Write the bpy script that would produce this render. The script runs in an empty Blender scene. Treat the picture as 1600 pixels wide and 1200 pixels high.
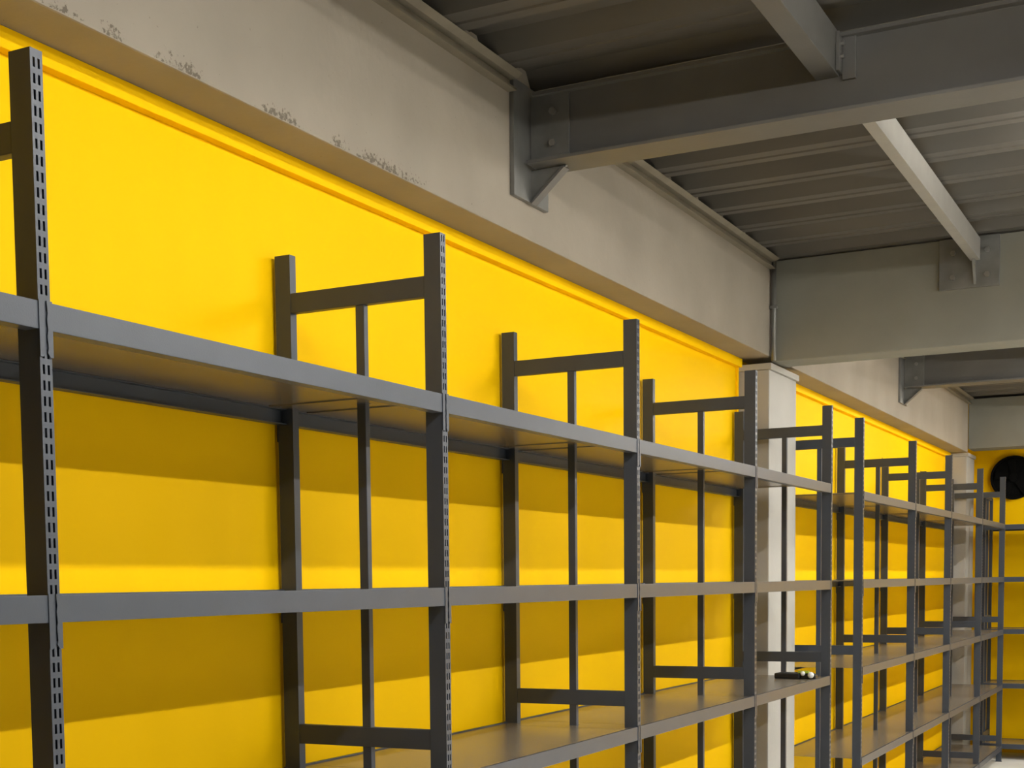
import bpy, bmesh, math, random
from mathutils import Matrix, Vector
random.seed(4)
SC = bpy.context.scene
COL = SC.collection
EYE = 1.86                                   # eye height above the floor; heights below are given from the eye

# ------------------------------------------------------------------ camera
YAW, PITCH, ROLL = 1.0711, -0.0734, -0.0131
F = Vector((math.sin(YAW)*math.cos(PITCH), math.cos(YAW)*math.cos(PITCH), math.sin(PITCH)))
R0 = Vector((math.cos(YAW), -math.sin(YAW), 0)); U0 = R0.cross(F)
RT = R0*math.cos(ROLL)+U0*math.sin(ROLL); UP = -R0*math.sin(ROLL)+U0*math.cos(ROLL)
cam = bpy.data.objects.new('camera', bpy.data.cameras.new('camera')); COL.objects.link(cam)
m = Matrix(((RT.x, UP.x, -F.x, -1.9066), (RT.y, UP.y, -F.y, -1.8555), (RT.z, UP.z, -F.z, EYE), (0, 0, 0, 1)))
cam.matrix_world = m
cam.data.sensor_width = 36; cam.data.lens = 2208.72/1600*36
cam.data.shift_x = (800-694.58)/1600; cam.data.shift_y = (1073.41-600)/1600
cam.data.clip_start = .05
SC.camera = cam

# ------------------------------------------------------------------ world, exposure
w = bpy.data.worlds.new('world'); SC.world = w; w.use_nodes = True
w.node_tree.nodes['Background'].inputs[0].default_value = (.95, .97, 1, 1)
w.node_tree.nodes['Background'].inputs[1].default_value = .1
SC.view_settings.view_transform = 'Standard'; SC.view_settings.look = 'None'
SC.view_settings.exposure = 1.6; SC.view_settings.gamma = 1; SC.view_settings.use_curve_mapping = False
# rows of ceiling tubes parallel to the wall: (y, strength, x of each lamp)
LAMPS = [(-1.54, 42., [0.1, 1.45, 4.0, 7.4, 8.75, 10.9, 12.2]),
         (-3.55, 78., [0.1, 1.45, 3.85, 5.15, 7.4, 8.75, 10.9, 12.2])]
LAMP_Z = 1.60

# ------------------------------------------------------------------ materials
def mat(name, col, rough=.5, metal=0, var=.0, scale=6., bump=0., bscale=60., spec=.5, stretch=None):
    M = bpy.data.materials.new(name); M.use_nodes = True
    nt = M.node_tree; n = nt.nodes; l = nt.links; b = n['Principled BSDF']
    b.inputs['Base Color'].default_value = (*col, 1); b.inputs['Roughness'].default_value = rough
    b.inputs['Metallic'].default_value = metal; b.inputs['Specular IOR Level'].default_value = spec
    tc = n.new('ShaderNodeTexCoord'); mp = n.new('ShaderNodeMapping'); l.new(tc.outputs['Object'], mp.inputs[0])
    if stretch: mp.inputs['Scale'].default_value = stretch
    if var:
        t = n.new('ShaderNodeTexNoise'); t.inputs['Scale'].default_value = scale; t.inputs['Detail'].default_value = 5
        l.new(mp.outputs[0], t.inputs['Vector'])
        r = n.new('ShaderNodeMapRange'); r.inputs[1].default_value = .3; r.inputs[2].default_value = .7
        r.inputs[3].default_value = 1-var; r.inputs[4].default_value = 1+var; l.new(t.outputs[0], r.inputs[0])
        x = n.new('ShaderNodeMix'); x.data_type = 'RGBA'; x.blend_type = 'MULTIPLY'; x.inputs[0].default_value = 1
        x.inputs[6].default_value = (*col, 1); l.new(r.outputs[0], x.inputs[7]); l.new(x.outputs[2], b.inputs['Base Color'])
    if bump:
        t2 = n.new('ShaderNodeTexNoise'); t2.inputs['Scale'].default_value = bscale; t2.inputs['Detail'].default_value = 4
        l.new(mp.outputs[0], t2.inputs['Vector'])
        bp = n.new('ShaderNodeBump'); bp.inputs['Strength'].default_value = bump; bp.inputs['Distance'].default_value = .004
        l.new(t2.outputs[0], bp.inputs['Height']); l.new(bp.outputs[0], b.inputs['Normal'])
    return M
M = {}
M['charcoal'] = mat('charcoal powder coated steel', (.048, .057, .074), .38, 0, .06, 9, .05, 300, .35)
M['deck'] = mat('dark shelf sheet steel', (.17, .145, .11), .27, 0, .12, 5, .02, 120, .9)
M['yellow'] = mat('yellow painted panel', (.97, .58, .0005), .6, 0, .025, 1.4, .03, 40, .06)
M['concrete'] = mat('raw concrete beam', (.285, .253, .208), .8, 0, .10, 2.2, .35, 30, .2)
M['concrete2'] = mat('greenish grey concrete cross beam', (.215, .212, .182), .8, 0, .10, 2.2, .35, 30, .2)
M['column'] = mat('pale painted column plaster', (.39, .383, .36), .75, 0, .06, 3, .3, 40, .2)
M['floor'] = mat('pale polished concrete floor', (.78, .76, .70), .45, 0, .12, 2.5, .05, 20, .4)
M['dim'] = mat('dark unseen rear wall', (.05, .05, .05), .7)  # unseen wall behind the camera, darkened so little light reaches the post sides
M['room'] = mat('white painted block wall', (.75, .74, .70), .8, 0, .05, 2, .1, 20, .2)
M['decking'] = mat('galvanised decking', (.10, .093, .08), .6, .3, .15, 3, .3, 25, .4, (1, .3, 1))
M['steel'] = mat('grey painted structural steel', (.115, .112, .105), .5, 0, .10, 4, .1, 80, .4)
M['lit_steel'] = mat('grey steel paled as if lit', (.26, .25, .225), .5, 0, .05, 10, .1, 80)  # paler copy of the joist steel; lamplight on one joist put into its colour
M['angle'] = mat('brownish weathered steel angle', (.19, .165, .12), .6, 0, .12, 8, .1, 80)
M['plate'] = mat('galvanised bracket steel', (.22, .22, .21), .4, .5, .12, 12, .1, 80)
M['bolt'] = mat('zinc bolt', (.35, .34, .32), .35, .8)
M['black'] = mat('black rubber and plastic', (.006, .006, .007), .45)
M['hole'] = mat('black of the dark opening', (.003, .003, .003), .8, 0, 0, 1, 0, 1, .1)
M['white'] = mat('white plastic', (.75, .77, .76), .3)
M['lime'] = mat('bright yellow green', (.35, .42, .04), .4)
M['housing'] = mat('white lamp housing', (.55, .55, .53), .4)
for i, (yy, st, xs) in enumerate(LAMPS):
    E = bpy.data.materials.new('lit fluorescent tube'); E.use_nodes = True
    eb = E.node_tree.nodes['Principled BSDF']; eb.inputs['Base Color'].default_value = (.9, .9, .9, 1)
    eb.inputs['Emission Color'].default_value = (1, .965, .90, 1); eb.inputs['Emission Strength'].default_value = st
    M['tube%d' % i] = E
# chipped edge of the concrete edge beam: flaked spots close to its lower arris
def chipped():
    Mx = M['concrete'].copy(); Mx.name = 'raw concrete with flaked lower edge'
    nt = Mx.node_tree; n = nt.nodes; l = nt.links; b = n['Principled BSDF']
    src = b.inputs['Base Color'].links[0].from_socket
    tc = n.new('ShaderNodeTexCoord'); sp = n.new('ShaderNodeSeparateXYZ'); l.new(tc.outputs['Object'], sp.inputs[0])
    t = n.new('ShaderNodeTexNoise'); t.inputs['Scale'].default_value = 75; t.inputs['Detail'].default_value = 6; t.inputs['Roughness'].default_value = .7
    l.new(tc.outputs['Object'], t.inputs['Vector'])
    t2 = n.new('ShaderNodeTexNoise'); t2.inputs['Scale'].default_value = 5; l.new(tc.outputs['Object'], t2.inputs['Vector'])
    def rng(sock, a, b_, c, d):
        r = n.new('ShaderNodeMapRange'); l.new(sock, r.inputs[0])
        for i, v in enumerate((a, b_, c, d)): r.inputs[i+1].default_value = v
        return r.outputs[0]
    def mul(a, b_):
        q = n.new('ShaderNodeMath'); q.operation = 'MULTIPLY'; l.new(a, q.inputs[0]); l.new(b_, q.inputs[1]); return q.outputs[0]
    z0 = EYE+1.24
    k = mul(mul(rng(sp.outputs[2], z0+.012, z0+.05, 1, 0), rng(sp.outputs[2], z0+.001, z0+.004, 0, 1)), rng(sp.outputs[0], 1.9, 2.3, 1, .15))
    k = mul(k, rng(t2.outputs[0], .44, .54, 0, 1))
    q = n.new('ShaderNodeMath'); q.operation = 'MULTIPLY_ADD'; l.new(k, q.inputs[0]); q.inputs[1].default_value = .22; l.new(t.outputs[0], q.inputs[2])
    msk = rng(q.outputs[0], .665, .72, 0, .7)
    x = n.new('ShaderNodeMix'); x.data_type = 'RGBA'; l.new(msk, x.inputs[0]); l.new(src, x.inputs[6]); x.inputs[7].default_value = (.07, .055, .035, 1)
    l.new(x.outputs[2], b.inputs['Base Color'])
    return Mx
M['chipped'] = chipped()

# ------------------------------------------------------------------ mesh helpers (all z given from the eye)
class MB:
    def __init__(s): s.v = []; s.f = []
    def box(s, x0, x1, y0, y1, z0, z1):
        a = len(s.v)
        s.v += [(x, y, z) for z in (z0, z1) for y in (y0, y1) for x in (x0, x1)]
        s.f += [tuple(a+i for i in q) for q in ((0, 2, 3, 1), (4, 5, 7, 6), (0, 1, 5, 4), (2, 6, 7, 3), (0, 4, 6, 2), (1, 3, 7, 5))]
        return s
    def prism(s, pts, axis, a0, a1):
        a = len(s.v); n = len(pts)
        for t in (a0, a1):
            for p, q in pts:
                s.v.append({'x': (t, p, q), 'y': (p, t, q), 'z': (p, q, t)}[axis])
        s.f.append(tuple(a+i for i in range(n))); s.f.append(tuple(a+n+i for i in reversed(range(n))))
        for i in range(n):
            j = (i+1) % n; s.f.append((a+i, a+n+i, a+n+j, a+j))
        return s
    def cyl(s, c, r, axis, a0, a1, n=16, r2=None):
        pts = [(c[0]+r*math.cos(2*math.pi*i/n), c[1]+r*math.sin(2*math.pi*i/n)) for i in range(n)]
        return s.prism(pts, axis, a0, a1)
    def quad(s, *p):
        a = len(s.v); s.v += list(p); s.f.append(tuple(range(a, a+len(p)))); return s
    def mesh(s, name, mt, bevel=0, smooth=False):
        me = bpy.data.meshes.new(name); me.from_pydata(s.v, [], s.f)
        bm = bmesh.new(); bm.from_mesh(me); bmesh.ops.recalc_face_normals(bm, faces=bm.faces)
        if bevel:
            bmesh.ops.bevel(bm, geom=[e for e in bm.edges if len(e.link_faces) == 2 and e.calc_face_angle(0) > .5], offset=bevel, segments=2, affect='EDGES', profile=.6)
        bm.to_mesh(me); bm.free(); me.materials.append(mt)
        if smooth:
            for p in me.polygons: p.use_smooth = True
        return me
def link(name, data, parent=None, loc=(0, 0, 0), rz=0):
    o = bpy.data.objects.new(name, data); COL.objects.link(o)
    o.location = loc; o.rotation_euler = (0, 0, rz)
    if parent: o.parent = parent
    return o
def tag(o, label=None, cat=None, group=None, kind=None):
    for k, v in (('label', label), ('category', cat), ('group', group), ('kind', kind)):
        if v: o[k] = v
    return o
def solid(name, mb, mt, parent=None, bevel=0, smooth=False):
    """link a mesh given in eye-height coordinates at world position"""
    me = mb.mesh(name, M[mt], bevel, smooth)
    me.transform(Matrix.Translation((0, 0, EYE)))
    if parent:
        me.transform(Matrix.Translation(-Vector(parent.location)))
    return link(name, me, parent)
def empty(name, loc, label, cat, group=None):
    e = link(name, None, None, (loc[0], loc[1], loc[2]+EYE)); e.empty_display_size = .1
    return tag(e, label, cat, group)

# ------------------------------------------------------------------ room shell
XA, XE, YF = -4.5, 13.95, -6.5
YW = .555                                   # face of the yellow wall
ZB = 1.24                                   # underside of the concrete edge beam
tag(solid('floor', MB().box(XA, XE+.2, YF, .8, -EYE-.1, -EYE), 'floor'), kind='structure')
mw = MB()
mw.box(XA, XE, YW, .75, -EYE, ZB+.3)
wl = tag(solid('wall_left', mw, 'yellow'), kind='structure')
# raised rim round the yellow panels: a fillet along the top and one beside each column
tr = MB()
for a, b in ((XA, 6.015), (6.61, 13.16)):
    tr.box(a, b, YW-.030, YW, 1.192, 1.2395)
for x in (5.985, 6.612, 13.145): tr.box(x, x+.024, YW-.012, YW, -EYE, 1.192)
tag(solid('trim_1', tr, 'yellow', None, .002), kind='structure')
tag(solid('wall_right', MB().box(XE, XE+.2, YF, .75, -EYE, 1.84), 'yellow'), kind='structure')
tag(solid('wall_back', MB().box(XA-.2, XA, YF, .75, -EYE, 1.84), 'dim'), kind='structure')
tag(solid('wall_front', MB().box(XA, XE, YF-.2, YF, -EYE, 1.84), 'room'), kind='structure')
# profiled steel decking, ribs running out from the wall
dk = MB(); P = .385; x = XA-.1+.17-P; prof = []
lo, hi = 1.772, 1.832
while x < XE+.2:
    prof += [(x, lo), (x+.05, lo), (x+.055, lo+.006), (x+.085, lo+.006), (x+.09, lo), (x+.14, lo), (x+.185, hi), (x+.25, hi), (x+.255, hi-.006), (x+.285, hi-.006), (x+.29, hi), (x+.34, hi)]
    x += P
for (x0, z0), (x1, z1) in zip(prof, prof[1:]):
    dk.quad((x0, YF, z0), (x1, YF, z1), (x1, .40, z1), (x0, .40, z0))
n0 = len(dk.v)
dk.box(XA, XE+.2, YF, .75, 1.86, 1.95)
tag(solid('ceiling', dk, 'decking'), kind='structure')

# ------------------------------------------------------------------ concrete frame
e = tag(solid('concrete_beam', MB().box(XA, 13.20, .37, .75, ZB, 1.855), 'chipped', None, .006), 'long raw concrete edge beam above the yellow wall, lower edge flaked', 'beam')
e = tag(solid('concrete_beam', MB().box(6.045, 6.30, YF, .369, 1.215, 1.768), 'concrete2', None, .006), 'raw concrete cross beam meeting the edge beam above the nearer column', 'beam')
e = tag(solid('concrete_beam', MB().box(13.205, 13.55, YF, .368, 1.275, 1.768), 'concrete2', None, .006), 'farthest concrete cross beam, above the yellow end wall with the round opening', 'beam')
for x0, x1, lab, zc in ((6.02, 6.60, 'pale square column in the gap between the two long shelving runs', 1.205),
                        (13.17, 13.66, 'pale corner column at the far end of the yellow wall', 1.235)):
    c = empty('concrete_column', (x0+.2, .5, -EYE), lab, 'column')
    solid('shaft', MB().box(x0, x1, .372, .554, -EYE, zc-.035), 'column', c, .008)
    solid('capital', MB().box(x0-.012, x1+.012, .358, .554, zc-.035, min(zc, ZB)), 'column', c, .004)
# conduit in the corner of edge beam and cross beam
cd = empty('conduit', (6.015, .345, 1.2), 'thin grey vertical pipe in the corner beside the concrete cross beam', 'pipe')
solid('pipe', MB().cyl((6.018, .348), .014, 'z', 1.215, 1.765, 12), 'plate', cd, 0, True)
solid('clip', MB().box(5.998, 6.038, .33, .369, 1.50, 1.515), 'plate', cd)
# steel angle closing the deck along the edge beam
for a, b, lab in ((XA, 2.69, 'steel edge angle along the top of the edge beam, nearest length'),
                  (3.01, 6.0, 'steel edge angle on the edge beam between the near steel beam and cross beam'),
                  (6.34, 13.18, 'steel edge angle along the top of the edge beam, beyond the cross beam')):
    mb = MB(); mb.prism([(.37, 1.715), (.335, 1.715), (.335, 1.722), (.362, 1.722), (.362, 1.768), (.37, 1.768)], 'x', a, b)
    mb.prism([(.335, 1.755), (.31, 1.768), (.37, 1.768), (.37, 1.755)], 'x', a, b)
    tag(solid('steel_angle', mb, 'angle'), lab, 'steel angle')

# ------------------------------------------------------------------ steel beams
def beam(axis, pts, a0, a1, name, lab, cat, mt='steel'):
    return tag(solid(name, MB().prism(pts, axis, a0, a1), mt, None, .0015), lab, cat)
def isec(c, z0, z1, wb, wt, tw=.01, tf=.012):
    return [(c-wb/2, z0), (c+wb/2, z0), (c+wb/2, z0+tf), (c+tw/2, z0+tf), (c+tw/2, z1-tf), (c+wt/2, z1-tf), (c+wt/2, z1), (c-wt/2, z1), (c-wt/2, z1-tf), (c-tw/2, z1-tf), (c-tw/2, z0+tf), (c-wb/2, z0+tf)]
def csec(y0, y1, z0, z1, t=.007):
    # channel, web on the side away from the wall (y0), flanges towards the wall
    return [(y0, z0), (y1, z0), (y1, z0+t), (y0+t, z0+t), (y0+t, z1-t), (y1, z1-t), (y1, z1), (y0, z1)]
for xc, which in ((2.85, 'near'), (9.80, 'far')):
    beam('y', isec(xc, 1.483, 1.744, .17, .07), YF+.01, .335, 'steel_beam',
          {'near': 'large grey steel I-beam crossing the ceiling in the foreground', 'far': 'steel I-beam beyond the concrete cross beam, bracketed to the edge beam'}[which], 'beam')
    br = empty('beam_bracket', (xc, .36, 1.6), {'near': 'steel bracket carrying the near steel beam on the concrete edge beam', 'far': 'small steel bracket carrying the far steel beam on the edge beam'}[which], 'bracket')
    solid('wall_plate', MB().box(xc-.15, xc+.14, .352, .369, 1.365, 1.768), 'plate', br, .002)
    solid('gusset', MB().prism([(.352, 1.372), (.352, 1.481), (.215, 1.481)], 'x', xc-.006, xc+.006), 'plate', br)
    # flange plate along the sloping edge of the gusset
    d = Vector((.215-.352, 1.481-1.372)).normalized(); nn = Vector((-d.y, d.x))*-.0
    p0 = Vector((.351, 1.366)); p1 = Vector((.222, 1.4815-.004)); off = Vector((d.y, -d.x))*.008*-1
    solid('stiffener', MB().prism([(p0.x, p0.y), (p1.x, p1.y), (p1.x+off.x, p1.y+off.y), (p0.x+off.x, p0.y+off.y)], 'x', xc-.022, xc+.022), 'steel', br, 0)
    solid('cleat', MB().box(xc-.017, xc-.006, .20, .350, 1.50, 1.735), 'plate', br, .002)
    for yy, zz in ((.26, 1.56), (.26, 1.67)):
        solid('bolt', MB().cyl((yy, zz), .013, 'x', xc-.032, xc-.017, 6), 'bolt', br)
# lighter steel joists parallel to the wall
for x0, x1, z0, lab, nm in ((XA+.02, 2.843, 1.615, 'steel joist running into the foreground I-beam, top of the picture', 'a'),
                            (2.857, 6.02, 1.640, 'brightly lit steel joist between the foreground I-beam and the concrete cross beam', 'b'),
                            (6.32, 9.79, 1.64, 'steel joist just beyond the concrete cross beam', 'c'), (9.81, 13.18, 1.64, 'farthest steel joist, ending at the end wall beam', 'd')):
    beam('x', csec(-.745 if nm == 'a' else -.735, -.672 if nm == 'a' else -.688, z0, 1.752), x0, x1, 'steel_joist', lab, 'joist', 'lit_steel' if nm == 'b' else 'steel')
# bolted end plate of joist b on the cross beam
br = empty('beam_bracket', (6.03, -.68, 1.6), 'bolted steel plate holding the lit joist on the concrete cross beam', 'bracket')
solid('wall_plate', MB().box(6.028, 6.044, -.83, -.53, 1.505, 1.765), 'plate', br, .002)
solid('gusset', MB().prism([(6.028, 1.52), (6.028, 1.638), (5.955, 1.638)], 'y', -.716, -.704), 'plate', br)
for yy in (-.60, -.77):
    for zz in (1.565, 1.69):
        solid('bolt', MB().cyl((yy, zz), .014, 'x', 6.012, 6.028, 6), 'bolt', br)
br = empty('beam_bracket', (2.83, -.70, 1.7), 'small steel cleat joining the first joist to the foreground I-beam', 'bracket')
solid('end_plate', MB().box(2.79, 2.844, -.757, -.746, 1.62, 1.742), 'steel', br, .002)
solid('web_cleat', MB().box(2.832, 2.844, -.80, -.757, 1.60, 1.742), 'steel', br, .002)
for zz in (1.67, 1.71): solid('bolt', MB().cyl((2.815, zz), .009, 'y', -.767, -.757, 6), 'bolt', br)

# ------------------------------------------------------------------ ceiling tube lamps
lamp_me = {}
def lamp(x, y, i, lab):
    t = empty('ceiling_lamp', (x, y, LAMP_Z), lab, 'ceiling lamp', 'tube lamps under the decking')
    if not lamp_me:
        for q in range(len(LAMPS)): lamp_me['tube%d' % q] = MB().box(-.6, .6, -.028, .028, -.008, .008).mesh('tube', M['tube%d' % q])
        lamp_me['housing'] = MB().prism([(-.028, .055), (-.032, .0085), (.032, .0085), (.028, .055)], 'x', -.62, .62).mesh('housing', M['housing'])
        lamp_me['end_cap'] = MB().box(-.01, .01, -.030, .030, -.0085, .0085).mesh('end_cap', M['housing'])
        lamp_me['hanger'] = MB().cyl((0, 0), .003, 'z', .055, .175, 6).mesh('hanger', M['bolt'])
    link('tube', lamp_me['tube%d' % i], t); link('housing', lamp_me['housing'], t)
    for s in (-.61, .61): link('end_cap', lamp_me['end_cap'], t, (s, 0, 0))
    for s in (-.4, .4): link('hanger', lamp_me['hanger'], t, (s, 0, 0))
for i, (y, st, xs) in enumerate(LAMPS):
    for x in xs:
        over = {.1: 'level with the slotted post at the left edge', 1.45: 'just before the foreground I-beam', 3.85: 'just past the foreground I-beam', 4.0: 'between foreground I-beam and concrete cross beam',
                5.15: 'just before the concrete cross beam', 7.4: 'just past the concrete cross beam', 8.75: 'before the far I-beam', 10.9: 'past the far I-beam', 12.2: 'nearest the end wall'}[x]
        lamp(x, y, i, ('white tube lamp, row nearer the shelving, ', 'white tube lamp, row farther from shelving, ')[i]+over)

# ------------------------------------------------------------------ shelving
D, W, WB = .5417, .030, .0513
ZT = .944
SHELF = [.5116, -.0127, -.5363, -1.085, -1.70]
RAIL = .050
def slotted_post(h, name, pitch=.0282):
    """hollow 30 x 51 mm upright: plain sides, two rows of slots in the face at y=0; origin at foot, front outer edge"""
    t = .0018; mb = MB()
    mb.box(0, t, 0, WB, 0, h)                       # side facing -x
    mb.box(W-t, W, 0, WB, 0, h)
    mb.box(t, W-t, WB-t, WB, 0, h)
    cols = [t, .0062, .0118, .0182, .0238, W-t]     # solid, slot, solid, slot, solid
    for a, b in ((cols[0], cols[1]), (cols[2], cols[3]), (cols[4], cols[5])): mb.box(a, b, 0, t, 0, h)
    z = .006; prev = 0
    while z < h-.01:
        for a, b in ((cols[1], cols[2]), (cols[3], cols[4])): mb.box(a, b, 0, t, prev, z+.003)
        prev = z+.0205; z += pitch
    for a, b in ((cols[1], cols[2]), (cols[3], cols[4])): mb.box(a, b, 0, t, prev, h)
    return mb.mesh(name, M['charcoal'])
cache = {}
def get(key, fn):
    if key not in cache: cache[key] = fn()
    return cache[key]
def frame(unit, dx, zt=ZT):
    """one ladder frame at local x=dx of the unit (unit origin: floor, front plane)"""
    h = EYE+zt-.006
    link('front_post', get(('p', round(h, 3)), lambda: slotted_post(h, 'front_post')), unit, (dx, 0, .006))
    def rear():
        me = slotted_post(h, 'rear_post'); me.transform(Matrix.Scale(-1, 4, (0, 1, 0))); me.flip_normals(); return me
    link('rear_post', get(('r', round(h, 3)), rear), unit, (dx, D, .006))
    link('crossbar', get('cb', lambda: MB().box(0, .026, WB, D-WB, -.056, 0).mesh('crossbar', M['charcoal'], .002)), unit, (dx+.001, 0, EYE+.8316))
    link('crossbar', get('cb', None), unit, (dx+.001, 0, EYE-.4066))
    link('crossbar', get('cb', None), unit, (dx+.001, 0, EYE-1.60))
    link('middle_post', get('mp', lambda: MB().box(0, .022, .246, .274, 0, EYE+.7756-.02).mesh('middle_post', M['charcoal'], .002)), unit, (dx+.003, 0, .02))
    for y in (0, D-WB): link('foot', get('ft', lambda: MB().box(-.002, W+.004, -.004, WB+.004, 0, .006).mesh('foot', M['black'])), unit, (dx, y, 0))
def shelf(unit, L, z, lower=False):
    """one shelf level between two frames; local x from W to L"""
    a, b = W, L; n = round(L, 3)
    def deck():
        mb = MB(); za = -.004
        for p, q in ((a+.0015, a+.078), (a+.081, b-.081), (b-.078, b-.0015)):
            mb.box(p, q, .0145, D-.0145, za-.0019, za)
        for y0, y1 in ((WB+.003, .243), (.277, D-WB-.003)):      # end lips reaching half-way across the frames
            mb.box(a-.0145, a+.0015, y0, y1, za-.0019, za); mb.box(b-.0015, b+.0148, y0, y1, za-.0019, za)
        for p in (a+.0795, b-.0795): mb.box(p-.012, p+.012, .034, D-.034, za-.005, za-.0019)  # backing strips added under the seams to stop light leaking through
        return mb.mesh('shelf', M['deck'])
    s = link('shelf', get(('d', n), deck), unit, (0, 0, EYE+z))
    def rail(y0, sgn):
        mb = MB(); y1 = y0+sgn*.0325; lo_, hi_ = min(y0, y1), max(y0, y1)
        f0, f1 = (y0, y0+.002) if sgn > 0 else (y0-.002, y0)
        mb.prism([(y0, -RAIL), (y0, 0), (y0+sgn*.012, 0), (y0+sgn*.012, -.006), (y1, -.006), (y1, -.009), (y0+sgn*.015, -.009), (y0+sgn*.015, -.047), (y1, -.047), (y1, -RAIL)], 'x', a+.0005, b-.0005)
        return mb.mesh('front_rail' if sgn > 0 else 'rear_rail', M['charcoal'], .0012)
    link('front_rail', get(('fr', n), lambda: rail(-.001, 1)), s)
    link('rear_rail', get(('rr', n), lambda: rail(D+.001, -1)), s)
    def plate(side):
        # toothed connector folded over half of the upright face
        x0, x1 = (W-.0125, W+.0015) if side < 0 else (-.0015+0, .0125)
        pts = [(x0, .002), (x1, .002), (x1, -.098)] if side < 0 else [(x1, .002), (x1, -.098)]
        inner = []
        zz = [.002, -.02, -.03, -.05, -.06, -.082, -.09, -.098]
        if side < 0:
            pts = [(x1, .002), (x1, -.098), (x0+.006, -.098)]
            for i, q in enumerate(reversed(zz[:-1])): pts.append((x0+(.0022 if i % 2 else 0), q))
        else:
            pts = [(x0, -.098), (x0, .002)]
            for i, q in enumerate(zz[:-1]): pts.append((x1-(.0022 if i % 2 else 0), q))
            pts.append((x1-.006, -.098))
        return MB().prism(pts, 'y', -.0032, -.0012).mesh('hook_plate', M['charcoal'])
    link('hook_plate', get('hl', lambda: plate(-1)), s, (0, 0, 0))
    link('hook_plate', get('hr', lambda: plate(1)), s, (L, 0, 0))
    link('hook_plate', get('hl', None), s, (0, D+.0044, 0)); link('hook_plate', get('hr', None), s, (L, D+.0044, 0))
def unit(x, L, label, zt=ZT, last=None, skip=()):
    u = empty('shelving_unit', (x, 0, -EYE), label, 'shelving unit', 'dark grey slotted shelving units along the yellow wall')
    frame(u, 0, zt)
    if last is not None: frame(u, L, last)
    for i, z in enumerate(SHELF):
        if i not in skip: shelf(u, L, z)
    return u
A = [-1.5, 0, 1.5, 2.9705, 4.47, 5.919]
ZA = [.944, .951, .941, .940, .944, .935]
LA = ['nearest shelving unit, only its right part in view at the left picture edge',
      'shelving unit right of the tall slotted post at the left edge, in the foreground',
      'second full shelving unit from the left, in the nearer run',
      'third full shelving unit from the left, left of the unit in front of the column',
      'last unit of the nearer run, with the small black tool on its third shelf']
for i in range(5): unit(A[i], A[i+1]-A[i], LA[i], ZA[i], ZA[5] if i == 4 else None)
B = [6.705, 8.375, 9.90, 11.59, 13.115]
ZBt = [.944, .944, .955, .958, .975]
LB = ['first unit of the far run, just behind the nearer column', 'second unit of the far run beyond the nearer column',
      'third unit of the far run beyond the nearer column', 'last unit of the far run, beside the corner column']
for i in range(4): unit(B[i], B[i+1]-B[i], LB[i], ZBt[i], ZBt[4] if i == 3 else None)
# unit along the end wall, facing back down the aisle
u = empty('shelving_unit', (13.30, .235, -EYE), 'shelving unit across the end wall under the round black opening', 'shelving unit', 'dark grey slotted shelving units across the end wall')
u.rotation_euler = (0, 0, -math.pi/2)
frame(u, 0, .80); frame(u, 1.5, .80)
for z in SHELF: shelf(u, 1.5, z)

# ------------------------------------------------------------------ round opening in the end wall
XH, YH, ZH, RH = XE, .02, 1.015, .225
v = empty('exhaust_fan', (XE, YH, ZH), 'large round black fan opening high on the yellow end wall', 'exhaust fan')
def ring(r0, r1, x0, x1, n=48):
    mb = MB()
    for i in range(n):
        a0, a1 = 2*math.pi*i/n, 2*math.pi*(i+1)/n
        P_ = lambda r, a, x: (x, YH+r*math.cos(a), ZH+r*math.sin(a))
        mb.quad(P_(r0, a0, x0), P_(r0, a1, x0), P_(r1, a1, x0), P_(r1, a0, x0)); mb.quad(P_(r1, a0, x0), P_(r1, a1, x0), P_(r1, a1, x1), P_(r1, a0, x1))
        mb.quad(P_(r0, a0, x0), P_(r0, a0, x1), P_(r0, a1, x1), P_(r0, a1, x0)); mb.quad(P_(r0, a0, x1), P_(r1, a0, x1), P_(r1, a1, x1), P_(r0, a1, x1))
    return mb
solid('housing_ring', ring(RH-.02, RH, XE-.06, XE-.001), 'hole', v)
solid('back_disc', MB().cyl((YH, ZH), RH-.02, 'x', XE-.012, XE-.002, 40), 'hole', v)  # black disc on the wall stands in for the dark depth of the opening
for k in range(5):
    a = 2*math.pi*k/5+.3
    ca, sa = math.cos(a), math.sin(a)
    mb = MB()
    pl = [(.04, -.02), (.18, -.07), (.195, .03), (.04, .02)]
    pts = [(YH+p*ca-q*sa, ZH+p*sa+q*ca) for p, q in pl]
    mb.prism(pts, 'x', XE-.034, XE-.030)
    solid('blade', mb, 'hole', v)
solid('hub', MB().cyl((YH, ZH), .045, 'x', XE-.05, XE-.012, 24), 'hole', v)

# ------------------------------------------------------------------ small black tool on the third shelf
g = empty('hand_tool', (5.72, .12, SHELF[2]-.004), 'small black tool with two pale shiny knobs lying on the third shelf near the column', 'tool')
zb = SHELF[2]-.0035
solid('body', MB().box(5.66, 5.78, .10, .24, zb, zb+.030), 'black', g, .008)
solid('handle', MB().prism([(.02, zb), (.10, zb), (.10, zb+.026), (.05, zb+.034), (.02, zb+.02)], 'x', 5.68, 5.73), 'black', g, .004)
solid('top_strip', MB().box(5.672, 5.70, .055, .115, zb+.030, zb+.043), 'lime', g, .003)  # bright yellow green strip on top of the tool
for (xx, yy, zz, r) in ((5.665, .085, zb+.030, .013), (5.665, .042, zb+.022, .017)):
    bm = bmesh.new(); bmesh.ops.create_uvsphere(bm, u_segments=16, v_segments=10, radius=r)
    me = bpy.data.meshes.new('knob'); bm.to_mesh(me); bm.free(); me.materials.append(M['white'])
    for p in me.polygons: p.use_smooth = True
    o = link('knob', me, g, Vector((xx, yy, zz+EYE))-g.location)
